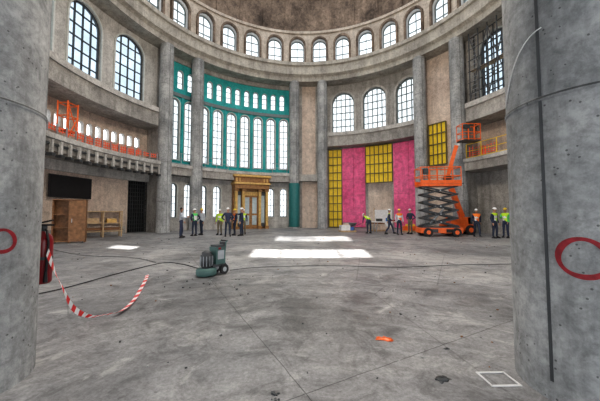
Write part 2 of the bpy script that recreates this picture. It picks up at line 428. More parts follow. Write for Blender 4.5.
mb.obj('gallery_slab')
mb = MB()
for i in range(21):
    t = -61.5-2.6*i
    mb.ub(t, 12.5, -.06, .06, 4.25, 5.0, 12.36, 12.5, 'lightwall'); mb.ub(t, 12.5, -.10, .10, 4.2, 4.34, 12.30, 12.62, 'darkgrey')
    mb.ub(t, 12.5, -.03, .03, 5.3, 5.9, 12.62, 12.68, 'steel')
mb.arc(-116, -61, 12.46, 12.56, 4.75, 4.85, 'darkgrey')
mb.obj('gallery_fascia_bracket')
mb = MB()
for a, b in ((-116, -58), (8, 48), (62, 116)):
    mb.arc(a, b, 12.9, 14.9, 8.1, 9.4, 'conc'); mb.arc(a, b, 12.78, 12.95, 9.1, 9.45, 'lightwall')
mb.arc(116, 244, 13.0, 14.0, 8.6, 8.95, 'conc')
mb.obj('upper_gallery_beam')
mb = MB(); prof = [(12.35, 14.5), (14.2, 14.5), (14.2, 16.25), (11.95, 16.25), (11.95, 15.95), (12.1, 15.9), (12.1, 15.1), (12.25, 15.0), (12.35, 14.9)]
mb.lathe((CX, CY, 0), prof+[prof[0]], 'ring', 144, False); mb.obj('ring_beam')
mb = MB(); RD = 13.0
D = [(-3.4+10*k, 1.4, 16.7, 18.5, True) for k in range(-17, 19)]
wall(mb, -180, 180, RD, .5, 16.2, 20.0, D, 'drum', 'white')
mb.arc(-180, 180, RD-.12, RD, 19.75, 20.0, 'drum'); mb.obj('drum_wall')
for t, w, a, b, _ in D: window(t, RD+.35, w, a, b, True, 2, 2, 'greyframe', .08, .1, 'dome', .17, .25, RD, pane='panewhite')
mb = MB(); prof = []
for i in range(15):
    a = radians(38)*i/14; prof.append((13.05*cos(a)+.05, 19.95+13.0*sin(a)))
back = [(r+.4, z+.1) for r, z in reversed(prof)]
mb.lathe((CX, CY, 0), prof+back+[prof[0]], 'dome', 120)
for k in range(36):
    t = 1.6+10*k
    for i in range(8):
        (r0, z0), (r1, z1) = prof[i], prof[i+1]
        g = lambda u, r, z: pol(t+math.degrees(u/13), r, z)
        mb.hexa([g(-.12, r0-.1, z0), g(.12, r0-.1, z0), g(.12, r0+.1, z0), g(-.12, r0+.1, z0), g(-.12, r1-.1, z1), g(.12, r1-.1, z1), g(.12, r1+.1, z1), g(-.12, r1+.1, z1)], 'dome')
mb.obj('ceiling_dome')

# ------------------------------------------------------------------ columns
def column(x, y, r, z1, mat='col', seams=(.45, .45+pi), plinth=True):
    mb = MB(); mb.lathe((x, y, 0), ([(r+.03, 0), (r+.03, .12), (r, .14)] if plinth else [(r, 0)])+[(r, z1)], mat, 64)
    for zz in (2.35, 5.35, 8.35, 11.35):
        if zz < z1: mb.lathe((x, y, zz), [(r, -.02), (r+.008, -.015), (r+.008, .015), (r, .02)], mat, 48)
    for a in seams:
        aa = a+atan2(-y, -x)
        mb.box((x+cos(aa)*r, y+sin(aa)*r, z1/2), (.012, .02, z1-.3), 'darkgrey', aa)
    return mb.obj('concrete_column')
for t in (-58.5, -46.5, -4.8, 7.7, 48.6, 62.2):
    x, y, _ = pol(t, 12.75, 0); column(x, y, .50, 14.55)
LC = (-2.90, 2.3); RC = (2.43, 2.3)
column(LC[0], LC[1], .525, 4.6, seams=(-1.2,), plinth=False)
k = .90; A_ = 1+k*k; B_ = -2*(k*RC[0]+RC[1]); C_ = RC[0]**2+RC[1]**2-.525**2
tt = (-B_-sqrt(B_*B_-4*A_*C_))/(2*A_); sa = atan2(tt-RC[1], k*tt-RC[0])
column(RC[0], RC[1], .525, 4.6, seams=(sa-atan2(-RC[1], -RC[0]),), plinth=False)
x, y, _ = pol(-4.8, 12.75, 0)
mb = MB(); mb.lathe((x, y, 0), [(.515, .15), (.53, .2), (.53, 4.3), (.515, 4.4)], 'tealcol', 32); mb.obj('column_protective_wrap')
def paint_ring(c, cr, ang, z, rad, wd, name='sprayed_ring_mark'):
    mb = MB(); K = 40; vs = []
    for i in range(K):
        t = 2*pi*i/K
        for q in (rad-wd/2*(1+.3*sin(3*t)), rad+wd/2*(1+.3*cos(2*t+1))):
            u = q*cos(t)/cr; vs.append((c[0]+(cr+.004)*cos(ang+u), c[1]+(cr+.004)*sin(ang+u), z+q*sin(t)*1.05))
    mb.add(vs, [(2*i, 2*i+1, (2*i+3) % (2*K), (2*i+2) % (2*K)) for i in range(K)], 'ringred'); return mb.obj(name)
paint_ring(RC, .525, atan2(-.334, -.405)+.0, 1.11, .13, .034)
paint_ring(LC, .525, atan2(-.087, .512)-.04, 1.21, .085, .028)
mb = MB()
pts = []; sw_ = sa-2*pi if sa > 0 else sa
for i in range(16):
    u = i/15; ang = -3.62+(sw_+.06+3.62)*u; z = 2.42+.50*sin(u*1.57)
    pts.append((RC[0]+.531*cos(ang), RC[1]+.531*sin(ang), z))
mb.tube(pts, .005, 'chalk', 5); mb.obj('chalk_line')

# ------------------------------------------------------------------ gilded portal
mb = MB(); T = -23.6; R0 = 12.95
def U(u0, u1, z0, z1, ra, rb, m): mb.ub(T, R0, u0, u1, z0*.9, z1*.9, ra, rb, m)
for sx in (-1, 1):
    for c in (1.5, .80):
        a, b = sorted((sx*(c-.12), sx*(c+.12)))
        U(a, b, .3, 3.9, 12.5, 12.8, 'goldlight'); U(a-.06, b+.06, 0, .3, 12.42, 12.88, 'gold'); U(a-.06, b+.06, 3.9, 4.15, 12.42, 12.88, 'gold')
    a, b = sorted((sx*.95, sx*1.36)); U(a, b, .2, 3.9, 12.9, 13.0, 'darkgrey')
    U(a+.05, b-.05, .6, 3.5, 12.86, 12.9, 'glass')
U(-1.7, 1.7, 4.15, 4.6, 12.35, 13.3, 'gold'); U(-1.8, 1.8, 4.6, 4.78, 12.2, 13.3, 'goldlight')
U(-1.7, 1.7, 4.78, 5.35, 12.4, 13.3, 'gold'); U(-1.85, 1.85, 5.35, 5.55, 12.15, 13.3, 'goldlight')
for i in range(11): U(-1.6+i*.30, -1.46+i*.30, 4.85, 5.25, 12.34, 12.4, 'goldlight')
U(-.66, -.04, .05, 3.5, 13.0, 13.08, 'gold'); U(.04, .66, .05, 3.5, 13.0, 13.08, 'gold')
for c in (-.36, .36): U(c-.22, c+.22, .4, 1.4, 12.96, 13.0, 'glass'); U(c-.22, c+.22, 1.6, 3.3, 12.96, 13.0, 'glass')
U(-.68, .68, 3.5, 3.9, 12.95, 13.1, 'goldlight'); U(-1.65, 1.65, 0, 4.2, 13.1, 13.5, 'gold')
mb.obj('gilded_portal')
mb = MB()
for i in range(9): mb.ub(-62.3, 14.6, -.70+i*.175-.02, -.70+i*.175+.02, 0.02, 4.25, 14.62, 14.68, 'darkgrey')
for i in range(15): mb.ub(-62.3, 14.6, -.72, .72, .02+i*.3, .06+i*.3, 14.62, 14.67, 'darkgrey')
mb.obj('door_1')

# ------------------------------------------------------------------ nets & railings
def net(name, t0, t1, r, z0, z1, sag=.15):
    mb = MB(); n = 40; vs = []
    for i in range(n+1):
        t = t0+(t1-t0)*i/n; s = sag*abs(sin(i*pi/5))
        for z in (z0, (z0+z1)/2-s*.4, z1-s): vs.append(pol(t, r+.03*sin(i*1.7), z))
    mb.add(vs, [(3*i+k, 3*i+3+k, 3*i+4+k, 3*i+1+k) for i in range(n) for k in (0, 1)], 'netorange'); return mb.obj(name)
net('orange_safety_net', -112, -61, 12.75, 5.55, 5.95, .1)
net('orange_safety_net', -83, -66, 13.3, 5.36, 6.2, .3)
def railing(name, t0, t1, r, z, m, h=1.05, step=4.5):
    mb = MB(); n = max(1, int(abs(t1-t0)/step))
    for i in range(n+1):
        t = t0+(t1-t0)*i/n; mb.cyl(pol(t, r, z), pol(t, r, z+h), .03, .03, m, 8)
    for hh in (.15, .6, h): mb.tube([pol(t0+(t1-t0)*i/30, r, z+hh) for i in range(31)], .022, m)
    return mb.obj(name)
railing('gallery_railing', -57, -33.5, 12.8, 5.3, 'steel', 1.0)
railing('gallery_railing', -14.5, -8, 12.8, 5.3, 'steel', 1.0)
railing('gallery_railing', 64.5, 112, 12.8, 5.3, 'yellow', 1.1)
net('orange_safety_net', 65, 74, 12.95, 5.4, 6.3, .25)
mb = MB()
P0 = -88.6
for t in (P0, P0+2.8):
    for r in (12.95, 13.5): mb.cyl(pol(t, r, 5.3), pol(t, r, 7.5), .04, .04, 'orange', 8)
for z in (5.9, 6.7, 7.4):
    for r in (12.95, 13.5): mb.cyl(pol(P0, r, z), pol(P0+2.8, r, z), .03, .03, 'orange', 8)
    for t in (P0, P0+2.8): mb.cyl(pol(t, 12.95, z), pol(t, 13.5, z), .03, .03, 'orange', 8)
mb.cyl(pol(P0, 12.95, 5.4), pol(P0+2.8, 12.95, 6.7), .03, .03, 'orange', 8); mb.cyl(pol(P0+2.8, 12.95, 5.9), pol(P0, 12.95, 7.4), .03, .03, 'orange', 8); mb.arc(P0, P0+2.8, 12.95, 13.5, 5.9, 5.96, 'woodlight')
mb.obj('orange_scaffold_tower')
mb = MB()
for t in (66.5, 69.5, 72.5, 75.5, 78.5, 84):
    for r in (12.75, 13.3): mb.cyl(pol(t, r, 9.46), pol(t, r, 14.4), .045, .045, 'darkgrey', 6)
for z in (10, 10.8, 11.6, 12.4, 13.2, 14): mb.tube([pol(66+18*i/10, 12.75, z) for i in range(11)], .035, 'darkgrey')
for t in (66.5, 72.5): mb.cyl(pol(t, 12.75, 9.5), pol(t+6, 12.75, 14.2), .035, .035, 'darkgrey', 6); mb.cyl(pol(t+6, 12.75, 9.5), pol(t, 12.75, 14.2), .035, .035, 'darkgrey', 6)
for i in range(16): mb.cyl(pol(67.2, 12.72, 9.6+i*.3), pol(69.0, 12.72, 9.6+i*.3), .02, .02, 'steel', 6)
mb.arc(66.5, 78.5, 12.78, 13.28, 11.62, 11.67, 'woodlight')
mb.obj('scaffold_frame')

# ------------------------------------------------------------------ scissor lift
def scissor_lift(name, loc, rz, H=3.1):
    mb = MB()
    mb.box((0, 0, .38), (2.5, 1.05, .32), 'orange'); mb.box((0, 0, .57), (2.3, .8, .08), 'darkgrey')
    mb.box((-.6, -.54, .36), (.7, .04, .22), 'darkgrey'); mb.box((.6, -.54, .36), (.7, .04, .22), 'black')
    for sx in (-.85, .85):
        for sy in (-.52, .52):
            mb.cyl((sx, sy-.11, .27), (sx, sy+.11, .27), .27, .27, 'black', 20); mb.cyl((sx, sy-.12, .27), (sx, sy+.12, .27), .13, .13, 'orange', 14)
    n = 5; z0 = .65; dz = (H-z0)/n
    for sy in (-.38, .38):
        for k in range(n):
            a = z0+k*dz; b = a+dz
            for s_, off in ((1, 0), (-1, .06)):
                mb.beam((-1.05*s_, sy+off, a), (1.05*s_, sy+off, b), .045, .10, 'darkgrey')
            mb.cyl((0, sy-.05, (a+b)/2), (0, sy+.12, (a+b)/2), .05, .05, 'steel', 10)
    for k in range(n+1):
        for sx in (-1.05, 1.05): mb.cyl((sx, -.42, z0+k*dz), (sx, .48, z0+k*dz), .04, .04, 'darkgrey', 8)
    mb.cyl((-.5, 0, .8), (.35, 0, H*.55), .07, .07, 'steel', 10)
    mb.box((0, 0, H+.08), (2.5, 1.05, .14), 'orange'); mb.box((0.25, 0, H+.17), (2.3, .95, .05), 'darkgrey')
    mb.box((0, -.53, H+.27), (2.5, .03, .22), 'orange'); mb.box((0, .53, H+.27), (2.5, .03, .22), 'orange')
    for sy in (-.53, .53):
        for i in range(6): mb.cyl((-1.22+i*.488, sy, H+.1), (-1.22+i*.488, sy, H+1.2), .03, .03, 'orange', 8)
        for hh in (.65, 1.2): mb.cyl((-1.22, sy, H+hh), (1.22, sy, H+hh), .032, .032, 'orange', 8)
    for sx in (-1.22, 1.22):
        for hh in (.65, 1.2): mb.cyl((sx, -.53, H+hh), (sx, .53, H+hh), .032, .032, 'orange', 8)
    mb.box((-.9, -.45, H+.95), (.3, .2, .3), 'darkgrey')
    return mb.obj(name, loc=loc, rz=rz)
scissor_lift('scissor_lift', (8.85, 17.45, 0), radians(-4), 3.15)
mb = MB()
mb.box((0, 0, .5), (2.0, .72, .4), 'orange'); mb.box((.1, 0, .95), (1.3, .7, .5), 'orange'); mb.box((.75, 0, .95), (.3, .7, .45), 'darkgrey')
for sx in (-.72, .72):
    for sy in (-.38, .38): mb.cyl((sx, sy-.09, .33), (sx, sy+.09, .33), .33, .33, 'black', 22); mb.cyl((sx, sy-.10, .33), (sx, sy+.10, .33), .16, .16, 'orange', 14)
mb.beam((.4, 0, 1.2), (-.55, 0, 3.9), .24, .3, 'orange'); mb.cyl((-.55, -.2, 3.9), (-.55, .2, 3.9), .2, .2, 'darkgrey', 14)
mb.beam((-.55, 0, 3.9), (.0, -.25, 6.1), .2, .24, 'orange'); mb.beam((.0, -.2, 5.9), (.35, -.5, 6.55), .12, .14, 'steel')
mb.cyl((-.4, 0, 3.1), (-.2, -.12, 4.9), .05, .05, 'steel', 8)
bx, by, bz = .62, -.62, 6.3
mb.box((bx, by, bz), (1.2, .7, .07), 'darkgrey')
for sy in (-.34, .34):
    for sx in (-.59, -.2, .2, .59): mb.cyl((bx+sx, by+sy, bz), (bx+sx, by+sy, bz+1.1), .028, .028, 'orange', 8)
    for hh in (.1, .55, 1.1): mb.cyl((bx-.59, by+sy, bz+hh), (bx+.59, by+sy, bz+hh), .03, .03, 'orange', 8)
for sx in (-.59, .59):
    for hh in (.1, .55, 1.1): mb.cyl((bx+sx, by-.34, bz+hh), (bx+sx, by+.34, bz+hh), .03, .03, 'orange', 8)
mb.box((bx-.3, by-.3, bz+.9), (.4, .14, .25), 'darkgrey')
mb.obj('boom_lift', loc=(10.75, 18.75, 0), rz=0)

# ------------------------------------------------------------------ floor grinder machine
def floor_grinder(loc, rz):
    mb = MB()
    mb.lathe((-.18, 0, 0), [(.001, .02), (.25, .02), (.27, .06), (.27, .16), (.2, .2), (.001, .2)], 'machine', 28)
    mb.lathe((-.18, 0, 0), [(.13, .2), (.13, .24), (.16, .25), (.16, .50), (.13, .53), (.13, .58), (.05, .62), (.001, .62)], 'darkgrey', 20)
    for i in range(12):
        a = 2*pi*i/12; mb.box((-.18+.165*cos(a), .165*sin(a), .37), (.02, .012, .24), 'steel', a)
    mb.box((-.06, .14, .48), (.14, .08, .12), 'steel')
    mb.box((.14, 0, .24), (.42, .30, .07), 'darkgrey'); mb.box((.16, 0, .48), (.30, .34, .42), 'machine'); mb.box((.16, 0, .71), (.26, .30, .06), 'darkgrey')
    mb.box((.16, -.175, .50), (.20, .015, .22), 'steel'); mb.box((.12, -.175, .66), (.08, .02, .05), 'red')
    for sy in (-.19, .19):
        mb.cyl((.26, sy-.03, .13), (.26, sy+.03, .13), .13, .13, 'black', 20); mb.cyl((.26, sy-.035, .13), (.26, sy+.035, .13), .06, .06, 'steel', 12)
        mb.tube([(.26, sy*.7, .28), (.32, sy*.7, .55), (.34, sy*.75, .80), (.40, sy*.8, .84)], .016, 'machine', 8)
    mb.cyl((.38, -.15, .83), (.38, .15, .83), .018, .018, 'black', 8); mb.box((.34, 0, .74), (.08, .2, .12), 'darkgrey')
    mb.tube([(-.18, .1, .2), (-.1, .25, .25), (.1, .27, .4), (.2, .18, .6)], .03, 'black', 8)
    return mb.obj('floor_grinder', loc=loc, rz=rz)
floor_grinder((-2.06, 6.45, 0), radians(50)).scale = (.84, .84, .93)

def smooth_path(pts, n=12):
    P = [Vector(p) for p in pts]; out = []
    for i in range(len(P)-1):
        a = P[max(i-1, 0)]; b = P[i]; c = P[i+1]; d = P[min(i+2, len(P)-1)]
        for k in range(n):
            t = k/n; out.append(.5*((2*b)+(-a+c)*t+(2*a-5*b+4*c-d)*t*t+(-a+3*b-3*c+d)*t**3))
    out.append(P[-1]); return out
mb = MB(); mb.tube(smooth_path([(-4.9, 4.4, .015), (-4.5, 5.2, .015), (-4.3, 6.6, .015), (-3.95, 7.9, .015), (-3.3, 7.7, .015), (-2.6, 7.1, .015), (-2.1, 6.85, .015)]), .010, 'black'); mb.obj('power_cable')
mb = MB(); mb.tube(smooth_path([(-1.75, 6.9, .012), (-1.0, 7.3, .012), (.8, 7.5, .012), (2.6, 7.3, .012), (4.3, 7.6, .012), (6.4, 7.9, .012), (9, 9.5, .012)]), .008, 'darkgrey'); mb.obj('power_cable')
mb = MB(); mb.tube(smooth_path([(-4.2, 8.0, .012), (-5.5, 8.9, .012), (-7.5, 9.4, .012), (-10, 11, .012)]), .008, 'darkgrey'); mb.obj('power_cable')
path = smooth_path([(-2.58, 2.80, 1.04), (-2.66, 2.98, .82), (-2.76, 3.2, .58), (-2.82, 3.45, .25), (-2.80, 3.7, .06), (-2.66, 3.80, .05), (-2.56, 3.95, .04), (-2.66, 4.4, .04), (-2.95, 5.1, .03), (-3.3, 5.9, .03), (-3.5, 6.3, .03)], 9)
mb = MB(); hw = .036
for i in range(len(path)-1):
    a, b = path[i], path[i+1]; ph = i*.25
    u0 = Vector((.35*cos(ph), .2*sin(ph), 1)).normalized()*hw; u1 = Vector((.35*cos(ph+.25), .2*sin(ph+.25), 1)).normalized()*hw
    if a.z < .2:
        k = min(1, (.2-a.z)/.15); u0 = (u0*(1-k)+Vector((.9, .45, .25)).normalized()*hw*k); u1 = (u1*(1-k)+Vector((.9, .45, .25)).normalized()*hw*k)
    mb.add([a-u0, b-u1, b+u1, a+u0], [(0, 1, 2, 3)], 'tapered' if (i//2) % 2 else 'tapewhite')
mb.obj('barrier_tape')
mb = MB()
ex, ey = LC[0]+.625*cos(radians(73)), LC[1]+.625*sin(radians(73))
mb.lathe((ex, ey, .70), [(.001, 0), (.07, 0), (.082, .02), (.082, .44), (.07, .49), (.035, .53), (.025, .55), (.001, .55)], 'red', 24)
mb.cyl((ex, ey, 1.24), (ex, ey, 1.30), .028, .028, 'darkgrey'); mb.box((ex+.03, ey-.01, 1.31), (.14, .025, .02), 'black', .2); mb.box((ex+.03, ey-.01, 1.345), (.13, .025, .015), 'black', .2, 0, -.25)
mb.tube([(ex, ey, 1.27), (ex+.07, ey-.04, 1.25), (ex+.10, ey-.05, 1.12), (ex+.09, ey-.05, .9), (ex+.085, ey-.05, .82)], .012, 'black', 8)
mb.cyl((ex+.085, ey-.05, .84), (ex+.085, ey-.05, .72), .012, .02, 'black', 8)
mb.lathe((ex, ey, .95), [(.085, 0), (.085, .03)], 'darkgrey', 24)
mb.obj('fire_extinguisher')

# ------------------------------------------------------------------ litter
def rag(name, loc, s, m, seed):
    rd = random.Random(seed); mb = MB(); n = 7; vs = []
    for j in range(n):
        for i in range(n):
            x = (i/(n-1)-.5)*s; y = (j/(n-1)-.5)*s*.6; e = 1-max(abs(i-3), abs(j-3))/3
            vs.append((x+rd.uniform(-.1, .1)*s, y+rd.uniform(-.1, .1)*s, .004+e*rd.uniform(.1, .35)*s*.6))
    mb.add(vs, [(j*n+i, j*n+i+1, (j+1)*n+i+1, (j+1)*n+i) for j in range(n-1) for i in range(n-1)], m, True)
    return mb.obj(name, loc=loc, rz=rd.uniform(-.5, .5))
rag('orange_work_glove', (.96, 3.17, 0), .17, 'orange', 3)
rag('crumpled_paper', (1.23, 2.42, 0), .12, 'darkgrey', 4)
rag('crumpled_paper', (1.55, 2.95, 0), .06, 'darkgrey', 5)
mb = MB(); rd = random.Random(11)
def chip(x, y, s, m):
    a = rd.uniform(0, 6.3); mb.box((x, y, s*.25), (s, s*rd.uniform(.4, .9), s*.5), m, a, 0, rd.uniform(-.2, .2))
for i in range(230):
    Y = 2.3+rd.random()**1.1*14; X = rd.uniform(-.85, .85)*Y
    if (X-CX)**2+(Y-CY)**2 > 138 or Y < 2.9 and abs(X) > 1.9: continue
    chip(X, Y, rd.uniform(.008, .022)*(1+Y*.08), rd.choice(['darkgrey', 'chip', 'chip', 'wood', 'darkgrey']))
for i in range(12): chip(-.17+rd.uniform(-.05, .05), 2.15+rd.uniform(-.12, .12), rd.uniform(.01, .03), 'darkgrey')
for i in range(30): chip(-1.6+rd.gauss(0, .5), 5.6+rd.gauss(0, .35), rd.uniform(.01, .04), rd.choice(['darkgrey', 'chip']))
mb.obj('scattered_rubble')
mb = MB()
for c, d in (((0, -.11, .006), (.32, .018, .008)), ((0, .11, .006), (.32, .018, .008)), ((-.15, 0, .006), (.018, .22, .008)), ((.15, 0, .006), (.018, .22, .008))): mb.box(c, d, 'white')
mb.obj('square_plastic_frame', loc=(1.71, 2.42, 0), rz=.02).scale = (.80, .85, 1)

# ------------------------------------------------------------------ joinery and materials at the sides
mb = MB()
for c, d in (((-.68, 0, 1.08), (.05, .6, 2.1)), ((.0, 0, 1.08), (.04, .6, 2.1)), ((.68, 0, 1.08), (.05, .6, 2.1)), ((0, 0, 2.12), (1.42, .64, .05)), ((0, 0, .1), (1.4, .6, .06)), ((0, .28, 1.1), (1.38, .03, 2.0)),
             ((-.34, -.02, .75), (.64, .54, .03)), ((-.34, -.02, 1.4), (.64, .54, .03))): mb.box(c, d, 'wood')
mb.box((.34, -.29, 1.1), (.64, .03, 1.96), 'wood'); mb.box((.12, -.32, 1.1), (.03, .03, .2), 'steel')
for sx in (-.62, .62): mb.box((sx, 0, .035), (.08, .5, .07), 'darkgrey')
mb.obj('wooden_cabinet', loc=(-11.3, 13.4, 0), rz=radians(30)).scale = (.9, .8, .99)
mb = MB()
for sx in (-.95, 0, .95):
    for sy in (-.3, .3): mb.box((sx, sy, .8), (.07, .07, 1.6), 'woodlight')
for z in (.35, .85, 1.55): mb.box((0, 0, z), (2.0, .7, .05), 'woodlight')
for i in range(6): mb.box((random.uniform(-.1, .1), -.22+i*.08, .45+.05*(i % 3)), (1.9, .07, .05), 'wood')
mb.box((-.5, 0, 1.02), (.6, .45, .28), 'woodlight'); mb.box((.45, 0, 1.0), (.5, .4, .24), 'goldlight'); mb.box((0, .33, 1.1), (1.9, .03, .9), 'beige')
mb.obj('timber_rack', loc=(-12.1, 16.7, 0), rz=radians(45))
def pallet(name, loc, rz, items):
    mb = MB()
    for y in (-.38, 0, .38): mb.box((0, y, .05), (1.2, .1, .1), 'woodlight')
    for i in range(7): mb.box((-.54+i*.18, 0, .115), (.12, .86, .025), 'woodlight')
    for c, d, m in items: mb.box(c, d, m)
    return mb.obj(name, loc=loc, rz=rz)
pallet('material_pallet', (3.7, 21.4, 0), .1, [((-.2, 0, .33), (.7, .7, .4), 'white'), ((.35, .1, .26), (.3, .5, .26), 'blue'), ((-.1, 0, .6), (.4, .3, .14), 'beige')])
pallet('material_pallet', (8.5, 21.3, 0), -.15, [((0, 0, .3), (1.0, .75, .34), 'orange'), ((.1, 0, .54), (.6, .5, .14), 'yellow')])
pallet('material_pallet', (6.4, 22.4, 0), .3, [((0, 0, .35), (1.0, .7, .44), 'beige'), ((0, 0, .64), (.9, .6, .1), 'wood')])
mb = MB()
mb.box((0, 0, .82), (2.2, .8, .05), 'white')
for sx in (-.85, .85):
    for sy in (-.3, .3): mb.cyl((sx-.12*(1 if sx > 0 else -1), sy, .8), (sx, sy*1.2, 0), .03, .03, 'steel', 8)
    mb.box((sx, 0, .35), (.05, .7, .05), 'steel')
mb.box((-.5, 0, .95), (.4, .3, .2), 'darkgrey'); mb.box((.5, .1, .9), (.5, .3, .1), 'red'); mb.cyl((.1, 0, .85), (.1, 0, 1.1), .09, .09, 'blue')
mb.obj('trestle_table', loc=(6.5, 20.7, 0), rz=.05)
def wheelbarrow(loc, rz):
    mb = MB()
    P = [(-.35, -.25, .35), (.35, -.2, .35), (.35, .2, .35), (-.35, .25, .35), (-.5, -.36, .65), (.55, -.3, .65), (.55, .3, .65), (-.5, .36, .65)]
    mb.add(P, [(0, 3, 2, 1), (0, 1, 5, 4), (1, 2, 6, 5), (2, 3, 7, 6), (3, 0, 4, 7)], 'steel')
    for sy in (-.22, .22):
        mb.tube([(.62, sy*.3, .2), (.2, sy, .33), (-.4, sy*1.1, .36), (-1.0, sy*1.3, .6)], .018, 'darkgrey', 8); mb.tube([(-.2, sy, .34), (-.3, sy*1.2, .01)], .016, 'darkgrey', 8)
    mb.cyl((.62, -.045, .2), (.62, .045, .2), .2, .2, 'black', 20); return mb.obj('wheelbarrow', loc=loc, rz=rz)
wheelbarrow((4.3, 23.5, 0), 2.2)
mb = MB()
mb.box((0, 0, 1.0), (1.9, .06, 1.6), 'white'); mb.box((0, -.05, .1), (1.96, .2, .2), 'beige')
for sx in (-.9, .9): mb.box((sx, -.04, 1.0), (.06, .08, 2.0), 'woodlight')
mb.obj('white_site_partition', loc=(8.1, 26.4, 0), rz=radians(-31))

# ------------------------------------------------------------------ people
def person(name, loc, face, pose='stand', top='vest_y', sleeve='navy', leg='jean', hat='hatw', h=1.75, seed=0):
    rd = random.Random(seed); k = h/1.75
    J = {'pel': (0, 0, .96), 'sp': (0, -.005, 1.14), 'ch': (0, 0, 1.33), 'nk': (0, -.01, 1.47), 'hb': (0, .01, 1.57)}
    J['hL'] = (-.095, 0, .90); J['hR'] = (.095, 0, .90)
    st = rd.uniform(.0, .06)
    J['kL'] = (-.115, .03+st, .50); J['kR'] = (.115, .02-st, .50)
    J['aL'] = (-.13, st, .10); J['aR'] = (.13, -st*1.2, .10)
    J['tL'] = (-.15, .16+st, .045); J['tR'] = (.15, .15-st*1.2, .045)
    J['sL'] = (-.19, 0, 1.41); J['sR'] = (.19, 0, 1.41)
    J['eL'] = (-.245, -.03, 1.13); J['eR'] = (.245, -.03, 1.13)
    J['wL'] = (-.255, .07, .88); J['wR'] = (.255, .07, .88)
    if pose == 'walk':
        J['kL'] = (-.10, .20, .54); J['aL'] = (-.10, .28, .12); J['tL'] = (-.11, .43, .09)
        J['kR'] = (.10, -.02, .50); J['aR'] = (.10, -.27, .14); J['tR'] = (.11, -.15, .045)
        J['wL'] = (-.25, -.12, .90); J['eL'] = (-.24, -.12, 1.14); J['wR'] = (.24, .22, .95); J['eR'] = (.24, .02, 1.13)
    elif pose == 'talk':
        J['eR'] = (.25, .06, 1.14); J['wR'] = (.16, .30, 1.20); J['wL'] = (-.20, .16, .93)
    elif pose == 'hips':
        J['eR'] = (.36, -.10, 1.16); J['wR'] = (.19, .05, 1.00); J['eL'] = (-.36, -.10, 1.16); J['wL'] = (-.19, .05, 1.00)
    elif pose == 'point':
        J['eR'] = (.30, .22, 1.36); J['wR'] = (.34, .46, 1.42)
    elif pose == 'bend':
        for n_, (y, z) in {'sp': (.09, 1.10), 'ch': (.24, 1.20), 'nk': (.37, 1.26), 'hb': (.45, 1.31)}.items(): J[n_] = (0, y, z)
        for s_, X in (('L', -1), ('R', 1)):
            J['s'+s_] = (.18*X, .32, 1.22); J['e'+s_] = (.22*X, .40, .96); J['w'+s_] = (.15*X, .50, .74)
    names = list(J); I = {n_: i for i, n_ in enumerate(names)}
    E = [('pel', 'sp'), ('sp', 'ch'), ('ch', 'nk'), ('nk', 'hb'), ('pel', 'hL'), ('hL', 'kL'), ('kL', 'aL'), ('aL', 'tL'), ('pel', 'hR'), ('hR', 'kR'), ('kR', 'aR'), ('aR', 'tR'),
         ('ch', 'sL'), ('sL', 'eL'), ('eL', 'wL'), ('ch', 'sR'), ('sR', 'eR'), ('eR', 'wR')]
    Rr = {'pel': (.15, .11), 'sp': (.145, .105), 'ch': (.165, .12), 'nk': (.06, .06), 'hb': (.055, .055), 'h': (.10, .10), 'k': (.068, .068), 'a': (.05, .05), 't': (.045, .035), 's': (.072, .07), 'e': (.052, .052), 'w': (.036, .036)}
    me = bpy.data.meshes.new('sk'); me.from_pydata([J[n_] for n_ in names], [(I[a], I[b]) for a, b in E], [])
    o = bpy.data.objects.new('sk', me); bpy.context.collection.objects.link(o)
    md = o.modifiers.new('skin', 'SKIN')
    ok = len(me.skin_vertices) > 0
    if not ok:
        with bpy.context.temp_override(object=o, active_object=o): bpy.ops.mesh.customdata_skin_add()
    sv = me.skin_vertices[0].data
    for n_ in names:
        r = Rr.get(n_) or Rr[n_[0]]; sv[I[n_]].radius = r; sv[I[n_]].use_root = (n_ == 'pel')
    o.modifiers.new('sub', 'SUBSURF').levels = 1
    dg = bpy.context.evaluated_depsgraph_get(); ev = bpy.data.meshes.new_from_object(o.evaluated_get(dg))
    bpy.data.objects.remove(o)
    mb = MB(); co = [v.co.copy() for v in ev.vertices]; base = len(mb.v); mb.v += [tuple(c) for c in co]
    JV = {n_: Vector(J[n_]) for n_ in names}
    def bone(c):
        best = None; bd = 9
        for a, b in E:
            A_, B_ = JV[a], JV[b]; t = max(0, min(1, (c-A_).dot(B_-A_)/max(1e-9, (B_-A_).length_squared))); d = (A_+(B_-A_)*t-c).length
            if d < bd: bd = d; best = (a, b, t)
        return best
    for p in ev.polygons:
        a, b, t = bone(p.center)
        if b in ('hb',): m = 'skin'
        elif a == 'nk' or (b == 'nk' and t > .93): m = 'skin'
        elif b[0] == 't': m = 'black'
        elif b[0] in 'ka' and len(b) == 2: m = leg if not (b[0] == 'a' and t > .93) else 'black'
        elif b in ('hL', 'hR'): m = leg
        elif b[0] in 'ew': m = sleeve if not (b[0] == 'w' and t > .96) else 'skin'
        elif a == 'pel': m = leg if t < .25 else top
        else: m = top
        if m == top and top.startswith(('vest', 'green')):
            if a == 'pel' and .55 < t < .8 or a == 'sp' and .35 < t < .6: m = 'refl'
        mb.f.append(tuple(base+i for i in p.vertices)); mb.mi.append(mb.mid(m)); mb.sm.append(True)
    for s_ in 'LR':
        A_ = JV['a'+s_]; T_ = JV['t'+s_]
        mb.ell(((A_+T_)/2+Vector((0, 0, -.02)))[:], (.05, .135, .05), 'black', 10, 6)
        mb.box(((A_.x+T_.x)/2, (A_.y+T_.y)/2, min(A_.z, T_.z)-.03), (.09, .27, .025), 'black')
    hb = JV['hb']; up = (JV['hb']-JV['nk']).normalized()
